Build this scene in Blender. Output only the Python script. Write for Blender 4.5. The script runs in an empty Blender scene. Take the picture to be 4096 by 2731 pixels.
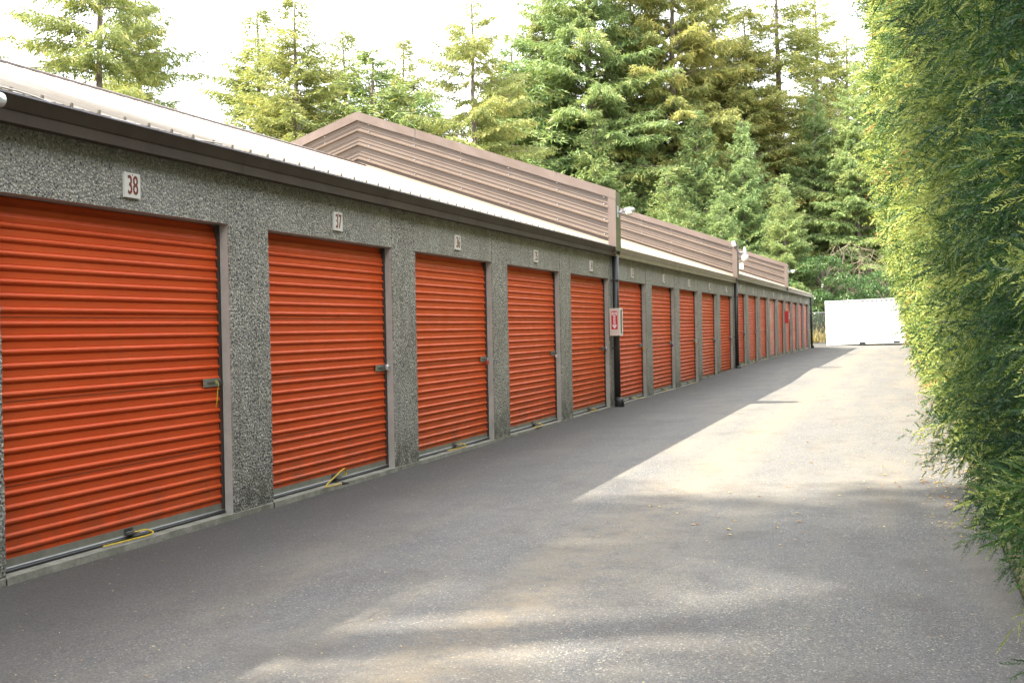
import bpy, bmesh, math, random
import numpy as np
from mathutils import Vector, Matrix
R_ = math.radians
SC = bpy.context.scene
COL = SC.collection

# ------------------------------------------------------------------ camera
cam_d = bpy.data.cameras.new('camera'); cam = bpy.data.objects.new('camera', cam_d); COL.objects.link(cam)
YAW, PITCH, ROLL, FPX = 0.3068, -0.0096, -0.0189, 5035.9
fw = Vector((-math.sin(YAW)*math.cos(PITCH), math.cos(YAW)*math.cos(PITCH), math.sin(PITCH)))
rt = Vector((math.cos(YAW), math.sin(YAW), 0)); up = rt.cross(fw)
r2 = rt*math.cos(ROLL)+up*math.sin(ROLL); u2 = -rt*math.sin(ROLL)+up*math.cos(ROLL)
CAM = Vector((5.4764, 0, 1.5068))
m = Matrix((r2, u2, -fw)).transposed().to_4x4(); m.translation = CAM
cam.matrix_world = m
cam_d.sensor_width = 36; cam_d.lens = FPX/4096*36; cam_d.clip_end = 4000; cam_d.clip_start = 0.05
SC.camera = cam

# ------------------------------------------------------------------ world, sun, exposure
SUN_EL, SUN_AZ = 49.5, -115.7            # azimuth measured from +Y clockwise
w = bpy.data.worlds.new('World'); SC.world = w; w.use_nodes = True
nt = w.node_tree; N = nt.nodes; L = nt.links
bg = N['Background']; sky = N.new('ShaderNodeTexSky'); sky.sky_type = 'NISHITA'; sky.sun_disc = False
sky.sun_elevation = R_(SUN_EL); sky.sun_rotation = R_(SUN_AZ); sky.air_density = 1.0; sky.dust_density = 2.5; sky.ozone_density = 1.0
tc = N.new('ShaderNodeTexCoord'); mp = N.new('ShaderNodeMapping'); mp.inputs['Scale'].default_value = (1, 1, 2.2)
nz = N.new('ShaderNodeTexNoise'); nz.inputs['Scale'].default_value = 2.3; nz.inputs['Detail'].default_value = 7; nz.inputs['Roughness'].default_value = .6
cr = N.new('ShaderNodeValToRGB'); cr.color_ramp.elements[0].position = .30; cr.color_ramp.elements[0].color = (.25,)*3+(1,); cr.color_ramp.elements[1].position = .55
mx = N.new('ShaderNodeMix'); mx.data_type = 'RGBA'; mx.inputs[7].default_value = (5.4, 5.5, 5.7, 1)
L.new(tc.outputs['Generated'], mp.inputs['Vector']); L.new(mp.outputs[0], nz.inputs['Vector']); L.new(nz.outputs['Fac'], cr.inputs[0])
L.new(cr.outputs[0], mx.inputs[0]); L.new(sky.outputs[0], mx.inputs[6]); L.new(mx.outputs[2], bg.inputs['Color'])
bg.inputs['Strength'].default_value = 0.15
sd = bpy.data.lights.new('sun', 'SUN'); sun = bpy.data.objects.new('sun', sd); COL.objects.link(sun)
sd.energy = 3.45; sd.angle = R_(0.55); sd.color = (1, .93, .82)
S = Vector((math.sin(R_(SUN_AZ))*math.cos(R_(SUN_EL)), math.cos(R_(SUN_AZ))*math.cos(R_(SUN_EL)), math.sin(R_(SUN_EL))))
sun.rotation_euler = S.to_track_quat('Z', 'Y').to_euler()
SC.view_settings.view_transform = 'Standard'; SC.view_settings.look = 'None'; SC.view_settings.exposure = 2.68
SC.view_settings.gamma = 1

# ------------------------------------------------------------------ helpers
def tag(o, label=None, cat=None, group=None, kind=None):
    if label: o['label'] = label
    if cat: o['category'] = cat
    if group: o['group'] = group
    if kind: o['kind'] = kind
    return o
def empty(name, loc=(0, 0, 0), label=None, cat=None, group=None, rz=0):
    o = bpy.data.objects.new(name, None); o.empty_display_size = .2; o.location = loc; o.rotation_euler = (0, 0, rz)
    COL.objects.link(o); return tag(o, label, cat, group)
def link(name, me, parent=None, loc=(0, 0, 0)):
    o = bpy.data.objects.new(name, me); COL.objects.link(o); o.location = loc
    if parent: o.parent = parent
    return o
class MB:
    def __init__(s): s.v = []; s.f = []; s.mi = []
    def poly(s, pts, mi=0):
        b = len(s.v); s.v += [tuple(p) for p in pts]; s.f.append(tuple(range(b, b+len(pts)))); s.mi.append(mi)
    def box(s, x0, x1, y0, y1, z0, z1, mi=0, mis=None):
        c = [(x0,y0,z0),(x1,y0,z0),(x1,y1,z0),(x0,y1,z0),(x0,y0,z1),(x1,y0,z1),(x1,y1,z1),(x0,y1,z1)]
        b = len(s.v); s.v += c
        for k, q in enumerate([(0,3,2,1),(4,5,6,7),(0,1,5,4),(2,3,7,6),(0,4,7,3),(1,2,6,5)]):   # -z +z -y +y -x +x
            s.f.append(tuple(b+i for i in q)); s.mi.append(mis[k] if mis else mi)
    def tube(s, pts, r, n=8, mi=0, cap=True):
        pts = [Vector(p) for p in pts]; rs = r if isinstance(r, (list, tuple)) else [r]*len(pts); rings = []
        for i, p in enumerate(pts):
            d = (pts[min(i+1, len(pts)-1)]-pts[max(i-1, 0)]).normalized()
            a = d.cross(Vector((0, 0, 1)));  a = d.cross(Vector((1, 0, 0))) if a.length < .1 else a
            a.normalize(); c = d.cross(a); b = len(s.v)
            for k in range(n):
                t = 2*math.pi*k/n; s.v.append(tuple(p+(a*math.cos(t)+c*math.sin(t))*rs[i]))
            rings.append(b)
        for i in range(len(rings)-1):
            for k in range(n):
                s.f.append((rings[i]+k, rings[i]+(k+1)%n, rings[i+1]+(k+1)%n, rings[i+1]+k)); s.mi.append(mi)
        if cap:
            s.f.append(tuple(rings[0]+k for k in range(n))); s.mi.append(mi)
            s.f.append(tuple(rings[-1]+k for k in reversed(range(n)))); s.mi.append(mi)
    def extr(s, prof, p0, p1, axis_y=True, mi=0, closed=False):
        """profile of (x,z) extruded from y=p0 to y=p1"""
        b = len(s.v); n = len(prof)
        for y in (p0, p1):
            for (x, z) in prof: s.v.append((x, y, z))
        for i in range(n if closed else n-1):
            j = (i+1) % n; s.f.append((b+i, b+j, b+n+j, b+n+i)); s.mi.append(mi)
        if closed:
            s.f.append(tuple(b+i for i in range(n))); s.mi.append(mi); s.f.append(tuple(b+n+i for i in reversed(range(n)))); s.mi.append(mi)
    def mesh(s, name, mats, smooth=False, bevel=0):
        me = bpy.data.meshes.new(name); me.from_pydata(s.v, [], s.f); me.update()
        bm = bmesh.new(); bm.from_mesh(me)
        for f, k in zip(bm.faces, s.mi): f.material_index = k; f.smooth = smooth
        bmesh.ops.recalc_face_normals(bm, faces=bm.faces)
        if bevel: bmesh.ops.bevel(bm, geom=list(bm.edges), offset=bevel, segments=1, affect='EDGES')
        bm.to_mesh(me); bm.free()
        for mt in (mats if isinstance(mats, list) else [mats]): me.materials.append(mt)
        return me
    def build(s, name, mats, parent=None, loc=(0, 0, 0), smooth=False, bevel=0):
        return link(name, s.mesh(name, mats, smooth, bevel), parent, loc)
def copy_tree(o, parent=None):
    c = o.copy(); COL.objects.link(c); c.parent = parent
    for ch in list(o.children): copy_tree(ch, c)
    return c
def npmesh(name, V, F, mat, tint=None, smooth=False):
    """V (n,3), F (m,k) numpy, tint per-vertex"""
    me = bpy.data.meshes.new(name); k = F.shape[1]
    me.vertices.add(len(V)); me.vertices.foreach_set('co', V.astype(np.float32).ravel())
    me.loops.add(F.size); me.loops.foreach_set('vertex_index', F.astype(np.int32).ravel())
    me.polygons.add(len(F)); me.polygons.foreach_set('loop_start', np.arange(0, F.size, k, dtype=np.int32))
    me.polygons.foreach_set('loop_total', np.full(len(F), k, dtype=np.int32))
    if smooth: me.polygons.foreach_set('use_smooth', np.ones(len(F), dtype=bool))
    me.update(calc_edges=True)
    if tint is not None:
        a = me.attributes.new('tint', 'FLOAT', 'POINT'); a.data.foreach_set('value', tint.astype(np.float32))
    me.materials.append(mat); return me

# ------------------------------------------------------------------ materials
def mat(name, col=(.5, .5, .5), rough=.6, metal=0.0, spec=.5):
    m = bpy.data.materials.new(name); m.use_nodes = True; b = m.node_tree.nodes['Principled BSDF']
    b.inputs['Base Color'].default_value = (*col, 1); b.inputs['Roughness'].default_value = rough
    b.inputs['Metallic'].default_value = metal; b.inputs['Specular IOR Level'].default_value = spec
    return m
class NT:
    def __init__(s, m): s.m = m; s.t = m.node_tree; s.b = s.t.nodes['Principled BSDF']; s.c = None
    def n(s, ty, **kw):
        n = s.t.nodes.new(ty)
        for k, v in kw.items():
            if k.startswith('_'): setattr(n, k[1:], v)
            else: n.inputs[k.replace('__', ' ')].default_value = v
        return n
    def l(s, a, b): s.t.links.new(a, b)
    def pos(s, scale=(1, 1, 1), obj=False):
        if obj: o = s.n('ShaderNodeTexCoord').outputs['Object']
        else: o = s.n('ShaderNodeNewGeometry').outputs['Position']
        mp = s.n('ShaderNodeMapping'); mp.inputs['Scale'].default_value = scale; s.l(o, mp.inputs[0]); return mp.outputs[0]
    def noise(s, vec, scale, detail=4, rough=.55):
        n = s.n('ShaderNodeTexNoise', Scale=scale, Detail=detail, Roughness=rough); s.l(vec, n.inputs['Vector']); return n.outputs['Fac']
    def vor(s, vec, scale, feat='F1', out='Distance'):
        n = s.n('ShaderNodeTexVoronoi', _feature=feat, Scale=scale); s.l(vec, n.inputs['Vector']); return n.outputs[out]
    def ramp(s, fac, stops, interp='LINEAR'):
        r = s.n('ShaderNodeValToRGB'); r.color_ramp.interpolation = interp; e = r.color_ramp.elements
        while len(e) < len(stops): e.new(.5)
        for i, (p, c) in enumerate(stops):
            e[i].position = p; e[i].color = (*c, 1) if isinstance(c, tuple) else (c, c, c, 1)
        s.l(fac, r.inputs[0]); return r.outputs[0]
    def mix(s, f, a, b, mode='MIX'):
        n = s.n('ShaderNodeMix', _data_type='RGBA', _blend_type=mode)
        for i, v in ((0, f), (6, a), (7, b)):
            if hasattr(v, 'links'): s.l(v, n.inputs[i])
            elif isinstance(v, tuple): n.inputs[i].default_value = (*v, 1)
            else: n.inputs[i].default_value = v if i == 0 else (v, v, v, 1)
        return n.outputs[2]
    def math(s, op, a, b=0.0, clamp=False):
        n = s.n('ShaderNodeMath', _operation=op); n.use_clamp = clamp
        for i, v in ((0, a), (1, b)):
            if hasattr(v, 'links'): s.l(v, n.inputs[i])
            else: n.inputs[i].default_value = v
        return n.outputs[0]
    def sep(s, vec):
        n = s.n('ShaderNodeSeparateXYZ'); s.l(vec, n.inputs[0]); return n.outputs
    def bump(s, h, strength=.3, dist=.01):
        n = s.n('ShaderNodeBump', Strength=strength, Distance=dist); s.l(h, n.inputs['Height']); s.l(n.outputs[0], s.b.inputs['Normal'])
    def col(s, c): s.l(c, s.b.inputs['Base Color'])
    def rough(s, c): s.l(c, s.b.inputs['Roughness'])
M = {}
def dusty(name, c1, c2, rough=.6, scale=3, metal=0, bump=0, bscale=60, spec=.5, fine=True):
    m = mat(name, c1, rough, metal, spec); t = NT(m); p = t.pos()
    c = t.mix(t.ramp(t.noise(p, scale, 6, .65), [(.35, 0.), (.7, 1.)]), c1, c2)
    if fine: c = t.mix(.25, c, t.ramp(t.noise(p, scale*22, 3), [(.3, .35), (.7, 1.)]), 'MULTIPLY')
    t.col(c)
    if bump: t.bump(t.noise(p, bscale, 4), bump, .004)
    M[name] = m; return m
# exposed aggregate concrete
m = mat('exposed_aggregate', rough=.78); t = NT(m); p = t.pos()
warp = t.noise(p, 40, 2); 
va = t.vor(p, 53, out='Color'); vd = t.vor(p, 53); sx = t.sep(va)
peb = t.ramp(sx[0], [(0., (.02, .023, .030)), (.30, (.065, .072, .08)), (.50, (.17, .172, .16)), (.66, (.33, .32, .28)), (.82, (.44, .40, .31)), (1., (.58, .55, .48))])
gap = t.ramp(vd, [(.34, 0.), (.60, 1.)])
c = t.mix(gap, peb, (.27, .255, .21))
c = t.mix(t.ramp(t.noise(p, 1.6, 4), [(.42, 0.), (.68, .55)]), c, (.62, .62, .60), 'MULTIPLY')
wst = t.ramp(t.noise(t.pos((1, 5, .5)), 1.5, 5, .6), [(.5, 0.), (.72, .45)]); c = t.mix(wst, c, (.45, .46, .42), 'MULTIPLY')
c = t.mix(t.ramp(t.noise(p, .9, 5), [(.5, 0.), (.75, .35)]), c, (.30, .31, .29))
z = t.sep(p)[2]; moss = t.math('MULTIPLY', t.ramp(z, [(0, 0.), (1, 1.)]), 1.0)
mz = t.math('MULTIPLY', t.math('SUBTRACT', z, 2.72), 4.0, True)
mz = t.math('MULTIPLY', mz, t.ramp(t.noise(p, 3.5, 5), [(.33, 0.), (.6, 1.)]), True)
c = t.mix(t.math('MULTIPLY', mz, .72), c, (.085, .08, .035))
mb = t.math('MULTIPLY', t.math('SUBTRACT', .42, z), 3.0, True); mb = t.math('MULTIPLY', mb, t.ramp(t.noise(p, 7, 5), [(.38, 0.), (.6, .75)]), True)
c = t.mix(mb, c, (.05, .055, .035))
t.col(c); t.bump(t.math('SUBTRACT', 1.0, vd), .8, .013); M['agg'] = m
# smooth jamb concrete
m = mat('jamb_concrete', rough=.8); t = NT(m); p = t.pos()
c = t.mix(t.ramp(t.noise(p, 3, 6, .7), [(.3, 0.), (.7, 1.)]), (.42, .40, .345), (.29, .275, .24))
pits = t.ramp(t.vor(p, 55), [(.05, 0.), (.10, 1.)]); pm = t.ramp(t.noise(p, 9, 2), [(.5, 1.), (.62, 0.)])
c = t.mix(t.math('MAXIMUM', pits, pm), (.05, .045, .04), c)
t.col(c); t.bump(t.noise(p, 70, 4), .35, .004); M['jamb'] = m
# slab concrete
m = mat('slab_concrete', rough=.85); t = NT(m); p = t.pos()
c = t.mix(t.ramp(t.noise(p, 5, 7, .7), [(.35, 0.), (.68, 1.)]), (.30, .285, .235), (.13, .13, .095))
c = t.mix(t.ramp(t.noise(p, 38, 4), [(.55, 0.), (.7, .6)]), c, (.07, .07, .055)); t.col(c); t.bump(t.noise(p, 45, 5), .5, .008); M['slab'] = m
# orange door paint
m = mat('orange_paint', rough=.48, spec=.2); t = NT(m); p = t.pos((1, .5, 1))
inf = t.n('ShaderNodeObjectInfo')
c = t.mix(t.ramp(inf.outputs['Random'], [(0, 0.), (1, 1.)]), (.60, .072, .013), (.59, .098, .018))
c = t.mix(t.ramp(t.noise(p, 2.2, 5), [(.4, 0.), (.75, .5)]), c, (.64, .11, .026))
c = t.mix(t.ramp(t.noise(t.pos((1, .15, 6)), 4, 4), [(.5, 0.), (.8, .35)]), c, (.40, .075, .025))
c = t.mix(t.ramp(t.noise(p, 90, 2), [(.72, 0.), (.78, .35)]), c, (.6, .35, .25))
zz = t.sep(t.pos())[2]; gr = t.math('MULTIPLY', t.math('SUBTRACT', .62, zz), 1.7, True); gr = t.math('MULTIPLY', gr, t.ramp(t.noise(t.pos((1, 1, .7)), 5, 6, .7), [(.4, 0.), (.7, .8)]))
c = t.mix(gr, c, (.22, .075, .035)); stk = t.ramp(t.noise(t.pos((1, 9, .35)), 1.6, 5, .6), [(.55, 0.), (.75, .35)]); c = t.mix(stk, c, (.42, .08, .03))
t.col(c); t.rough(t.ramp(t.noise(p, 8, 4), [(.3, .42), (.8, .6)])); t.bump(t.noise(t.pos((1, 1.2, 2.2)), 1.6, 3), .35, .03); M['orange'] = m
m = mat('faded_orange_paint', rough=.5); t = NT(m); p = t.pos((1, .3, 1)); t.col(t.mix(t.ramp(t.noise(p, 3, 6), [(.3, 0.), (.7, 1.)]), (.62, .13, .07), (.66, .30, .22))); M['faded'] = m
dusty('galvanised', (.30, .29, .24), (.20, .20, .165), .5, 6, .35)
dusty('aluminium_strip', (.38, .38, .36), (.28, .28, .26), .5, 9, .5)
dusty('black_rubber', (.012, .012, .013), (.03, .03, .03), .55, 8)
dusty('dark_guide', (.035, .02, .014), (.06, .03, .02), .6, 8)
dusty('yellow_rope', (.66, .46, .03), (.5, .34, .03), .7, 30)
dusty('gutter_brown', (.050, .034, .023), (.072, .052, .037), .62, 2.5, spec=.3)
dusty('gutter_lip', (.12, .10, .12), (.2, .19, .2), .35, 5)
dusty('gutter_sheen', (.30, .25, .18), (.20, .16, .11), .45, 3.5)  # grazing reflections on the far gutters put into a pale base colour
dusty('black_pipe', (.022, .021, .020), (.035, .033, .03), .42, 4)
dusty('white_paint', (.80, .80, .78), (.70, .70, .67), .45, 6)
dusty('cream_box', (.66, .60, .50), (.56, .50, .42), .45, 5)
dusty('red_paint', (.60, .025, .025), (.5, .02, .02), .4, 6)
dusty('maroon_paint', (.20, .022, .012), (.16, .02, .012), .5, 20)
dusty('sign_red', (.58, .03, .045), (.52, .03, .04), .4, 10)
dusty('plate_white', (.74, .71, .64), (.66, .63, .56), .5, 14)
dusty('bright_steel', (.80, .80, .80), (.65, .65, .65), .25, 20, .35)
dusty('dark_steel', (.10, .10, .10), (.2, .19, .18), .4, 20, .7)
dusty('brass', (.70, .38, .04), (.6, .3, .03), .35, 20, .4)
dusty('purple_plastic', (.09, .03, .22), (.07, .03, .16), .4, 20)
dusty('red_plastic', (.5, .04, .03), (.4, .04, .03), .4, 20)
dusty('lamp_grey', (.62, .64, .66), (.5, .52, .53), .35, 8, .5)
dusty('lamp_lens', (.74, .72, .60), (.66, .64, .50), .2, 8)
dusty('moss_green', (.10, .13, .035), (.16, .15, .06), .7, 6)
dusty('bark', (.12, .088, .066), (.20, .165, .135), .9, 3, 0, .8, 12)
dusty('bark_red', (.16, .07, .04), (.10, .05, .035), .9, 3, 0, .6, 14)
dusty('twig', (.17, .13, .09), (.26, .21, .15), .9, 3)
dusty('dry_grass', (.45, .36, .16), (.30, .26, .12), .9, 2)
dusty('fence_wire', (.32, .33, .33), (.25, .25, .25), .45, 8, .6)
dusty('cord_grey', (.35, .33, .30), (.25, .24, .22), .6, 8)
# tan cladding
def clad(name, a, b, rough, moss=False, metal=.0):
    m = mat(name, a, rough, metal); t = NT(m); p = t.pos()
    c = t.mix(t.ramp(t.noise(p, 1.1, 6, .6), [(.35, 0.), (.7, 1.)]), a, b)
    c = t.mix(t.ramp(t.noise(t.pos((1, 1, .25)), 6, 5), [(.55, 0.), (.8, .3)]), c, tuple(x*.6 for x in a))
    if moss: c = t.mix(t.ramp(t.noise(p, .55, 4), [(.60, 0.), (.68, .5)]), c, (.13, .11, .05))
    t.col(c); t.rough(t.ramp(t.noise(p, 5, 4), [(.3, rough*.8), (.8, rough*1.3)])); t.bump(t.noise(p, 2.2, 3), .25, .03); M[name] = m
clad('tan_cladding', (.130, .096, .075), (.155, .117, .092), .4)
clad('brown_trim', (.120, .086, .068), (.142, .102, .083), .45, True)
clad('tan_roof', (.22, .18, .13), (.28, .235, .18), .45)
clad('base_flashing', (.26, .20, .15), (.30, .24, .18), .4)
# asphalt
m = mat('asphalt', rough=.8); t = NT(m); p = t.pos()
v1 = t.sep(t.vor(p, 120, out='Color')); d1 = t.vor(p, 120)
ag = t.ramp(v1[0], [(0, (.044, .044, .044)), (.45, (.073, .072, .069)), (.72, (.10, .098, .09)), (.88, (.13, .122, .105)), (.97, (.19, .175, .145)), (1., (.40, .37, .30))])
v2 = t.sep(t.vor(p, 34, out='Color')); d2 = t.vor(p, 34)
big = t.math('MULTIPLY', t.math('GREATER_THAN', v2[1], .87), t.math('LESS_THAN', d2, .26))
c = t.mix(t.math('MULTIPLY', big, .8), ag, t.mix(v2[2], (.40, .35, .26), (.16, .12, .10)))
st = t.noise(p, .55, 6, .6); c = t.mix(t.ramp(st, [(.35, 0.), (.7, .65)]), c, (.115, .108, .095))
st2 = t.noise(t.pos((1.5, .22, 1)), .9, 5, .65); c = t.mix(t.ramp(st2, [(.45, 0.), (.70, .55)]), c, (.17, .145, .10))
fb = t.noise(p, 7, 6, .7); c = t.mix(t.ramp(fb, [(.5, 0.), (.75, .5)]), c, (.055, .054, .054))
st3 = t.noise(t.pos((1, .6, 1)), 1.7, 6, .62); c = t.mix(t.ramp(st3, [(.52, 0.), (.66, .5)]), c, (.062, .052, .042))
# building shade put into the asphalt colour, darker towards the wall
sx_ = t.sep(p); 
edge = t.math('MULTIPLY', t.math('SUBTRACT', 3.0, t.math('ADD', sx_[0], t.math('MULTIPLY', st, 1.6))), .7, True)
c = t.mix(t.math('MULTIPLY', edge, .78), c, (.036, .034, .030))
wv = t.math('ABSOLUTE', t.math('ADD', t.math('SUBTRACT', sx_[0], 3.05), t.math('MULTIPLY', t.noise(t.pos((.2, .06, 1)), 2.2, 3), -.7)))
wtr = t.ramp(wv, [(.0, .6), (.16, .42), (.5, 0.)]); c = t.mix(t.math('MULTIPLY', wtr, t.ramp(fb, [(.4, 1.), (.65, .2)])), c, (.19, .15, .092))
# thin cracks
wn = t.n('ShaderNodeVectorMath', _operation='MULTIPLY_ADD'); nzc = t.n('ShaderNodeTexNoise', Scale=3.0, Detail=4); t.l(p, nzc.inputs['Vector'])
t.l(nzc.outputs['Color'], wn.inputs[0]); wn.inputs[1].default_value = (.25, .25, 0); t.l(p, wn.inputs[2])
ck = t.n('ShaderNodeTexVoronoi', _feature='DISTANCE_TO_EDGE', Scale=.28); t.l(wn.outputs[0], ck.inputs['Vector'])
ckm = t.math('MULTIPLY', t.ramp(ck.outputs['Distance'], [(0., 1.), (.0022, 0.)]), t.ramp(t.noise(p, .5, 2), [(.62, 0.), (.66, .55)]))
c = t.mix(ckm, c, (.035, .033, .03))
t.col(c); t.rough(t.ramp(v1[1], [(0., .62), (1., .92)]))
hh = t.math('ADD', t.math('MULTIPLY', t.math('SUBTRACT', 1., d1), .6), t.math('MULTIPLY', t.noise(p, 45, 5, .7), 1.2)); t.bump(hh, .75, .006); M['asphalt'] = m
# soil / forest floor
m = mat('forest_floor', rough=.95); t = NT(m); p = t.pos()
t.col(t.mix(t.ramp(t.noise(p, .8, 6), [(.35, 0.), (.65, 1.)]), (.16, .12, .06), (.10, .12, .04))); t.bump(t.noise(p, 6, 5), .8, .05); M['soil'] = m
# foliage
def foliage(name, c0, c1, c2, trans=.35, rough=.55):
    m = mat(name, c1, rough, 0, .3); t = NT(m)
    a = t.n('ShaderNodeAttribute', _attribute_name='tint')
    c = t.ramp(a.outputs['Fac'], [(0, c0), (.5, c1), (.93, c2), (1, (.42, .20, .07) if name == 'cypress_fronds' else c2)])
    inf = t.n('ShaderNodeObjectInfo'); c = t.mix(.35, c, t.mix(inf.outputs['Random'], (.75, .95, .9), (1.05, 1.0, .75)), 'MULTIPLY')
    t.col(c)
    tr = t.n('ShaderNodeBsdfTranslucent'); t.l(t.mix(.6, c, (1.0, 1.0, .45), 'MULTIPLY'), tr.inputs['Color'])
    ms = t.n('ShaderNodeMixShader'); ms.inputs[0].default_value = trans
    o = t.t.nodes['Material Output']; t.l(t.b.outputs[0], ms.inputs[1]); t.l(tr.outputs[0], ms.inputs[2]); t.l(ms.outputs[0], o.inputs['Surface']); M[name] = m
foliage('fir_needles', (.09, .12, .045), (.30, .32, .105), (.54, .43, .16), .36)
foliage('spruce_needles', (.085, .14, .06), (.24, .32, .12), (.46, .42, .17), .36)
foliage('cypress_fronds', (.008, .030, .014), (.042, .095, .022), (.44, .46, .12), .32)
foliage('broad_leaves', (.035, .075, .025), (.06, .12, .035), (.13, .19, .06), .3, .4)
foliage('ground_weeds', (.12, .10, .04), (.25, .21, .08), (.42, .30, .12), .3)

# ------------------------------------------------------------------ layout numbers
P, G, Y0, HD = 3.5078, .6889, 9.4241, 2.44
def yR(n): return Y0+(38-n)*P
def yL(n): return yR(n)-P+G
def sect(n): return .14 if n <= 28 else 0.0
EZ, SL, HALF, PH = 3.05, .35, 5.14, 1.12
YEND = yR(20)+G+.35
def sstep(a, b, x): x = min(max((x-a)/(b-a), 0), 1); return x*x*(3-2*x)
def gz(x, y):
    z = -.05+.035*sstep(9, 25, y)+.125*sstep(31, 42, y)+.07*sstep(72, 84, y)
    return z-.05*sstep(.3, 2.5, x)*sstep(28, 42, y)*(1-sstep(76, 84, y))
# ------------------------------------------------------------------ ground
def sheet(name, xs, ys, dz, mt):
    V = []; F = []
    for y in ys:
        for x in xs: V.append((x, y, gz(x, y)+dz(x, y)))
    nx = len(xs)
    for j in range(len(ys)-1):
        for i in range(nx-1): a = j*nx+i; F.append((a, a+1, a+nx+1, a+nx))
    me = bpy.data.meshes.new(name); me.from_pydata(V, [], F); me.materials.append(mt)
    for q in me.polygons: q.use_smooth = True
    return link(name, me)
ysf = [-1500, -400, -60] + [i*1.0 for i in range(-24, 104, 1)] + [120, 160, 260, 500, 1500]
tag(sheet('ground', [-1500, -500, -120, -60, -30, -16, -12, -8, -4, 0, 1, 2, 3, 4, 5, 6.5, 9, 14, 40, 120, 500, 1500], ysf, lambda x, y: -.03, M['soil']), kind='structure')
tag(sheet('asphalt_lane', [-.02, 1, 2, 3, 4, 5, 6.05], [i*1.0 for i in range(-24, 77)], lambda x, y: 0, M['asphalt']), kind='structure')
def apron():
    ys = [76+i for i in range(0, 24)]; xs = [-16, -12, -8, -4, 0, 1, 2, 3, 4, 5, 6.5, 9]
    return sheet('asphalt_apron', xs, ys, lambda x, y: 0, M['asphalt'])
tag(apron(), kind='structure')

# ------------------------------------------------------------------ storage building
B = empty('storage_building', (0, 0, 0), 'long low storage building of pebbled concrete with orange roller doors and tan roof', 'building')
FIRST = 40
ybeg = yL(FIRST)-G
# pillars: one mesh each, aggregate front, smooth jamb side
def pillar(y0, y1, zb, jag=0):
    b = MB(); rnd = random.Random(int(y0*100))
    prof_f = []
    for zz in np.linspace(zb-.12, zb+2.99, 64):
        prof_f.append(zz)
    # front edges with slightly irregular stones
    e0 = [y0+rnd.uniform(-.004, .006) for _ in prof_f]; e1 = [y1+rnd.uniform(-.008, .006) for _ in prof_f]
    for i in range(len(prof_f)-1):
        z0, z1 = prof_f[i], prof_f[i+1]
        b.poly([(0, e0[i], z0), (0, e1[i], z0), (0, e1[i+1], z1), (0, e0[i+1], z1)], 0)
        b.poly([(-.012, y0+.0, z0), (0, e0[i], z0), (0, e0[i+1], z1), (-.012, y0+.0, z1)], 0)
        b.poly([(0, e1[i], z0), (-.012, y1, z0), (-.012, y1, z1), (0, e1[i+1], z1)], 0)
    zt = zb+2.99
    b.poly([(-.2, y0, zb-.12), (-.012, y0, zb-.12), (-.012, y0, zt), (-.2, y0, zt)], 1)
    b.poly([(-.2, y1, zb-.12), (-.012, y1, zb-.12), (-.012, y1, zt), (-.2, y1, zt)], 1)
    b.poly([(-.2, y0, zb-.12), (-.2, y1, zb-.12), (-.2, y1, zt), (-.2, y0, zt)], 1)
    return b.build('pillar', [M['agg'], M['jamb']], B)
pillar(ybeg, ybeg+G, 0)
for n in range(FIRST, 19, -1):
    pillar(yR(n), yR(n)+G+(.35 if n == 20 else 0), sect(n))
    s = sect(n); b = MB(); g0 = .006
    b.box(-.2, -.004, yL(n)+g0, yR(n)-g0, s+HD, s+2.985, mis=[1, 0, 0, 0, 1, 0])
    b.build('lintel_panel', [M['agg'], M['jamb']], B)
    b = MB(); nn = 22; rnd = random.Random(n)
    ys = [yL(n)-.02+(yR(n)-yL(n)+.04)*i/nn for i in range(nn+1)]; xo = [.018+rnd.uniform(-.006, .006) for _ in ys]
    for i in range(nn):
        a, c_ = ys[i], ys[i+1]
        b.poly([(-.22, a, s), (xo[i], a, s), (xo[i+1], c_, s), (-.22, c_, s)])
        b.poly([(xo[i], a, s), (xo[i]+.012, a, s-.18), (xo[i+1]+.012, c_, s-.18), (xo[i+1], c_, s)])
    b.build('door_sill', M['slab'], B)
# plinth strip under pillars
for n in list(range(FIRST+1, 19, -1)):
    b = MB()
    s = sect(n if n <= FIRST else FIRST); y0 = yR(n) if n <= FIRST else ybeg
    b.box(-.15, .014, y0+.021, y0+G-.021, s-.18, s-.002)
    b.build('plinth', M['slab'], B)
# inner dark wall, end walls, back
b = MB()
b.box(-10.25, -10.05, ybeg, YEND, -.2, 3.0); b.box(-10.05, -.21, YEND-.2, YEND-.004, -.2, 3.13); b.box(-10.05, -.21, ybeg+.004, ybeg+.2, -.2, 3.0)
# gable triangles
for y in (ybeg+.1, YEND-.1): 
    dz = .14 if y > 40 else 0
    b.poly([(-.05, y, 3.0+dz), (-HALF, y, EZ+SL*HALF-.06+dz), (-2*HALF+.05, y, 3.0+dz)])
b.box(-.36, -.24, ybeg+.2, YEND-.2, -.2, 3.0)
b.build('inner_wall', M['jamb'], B)
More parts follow.
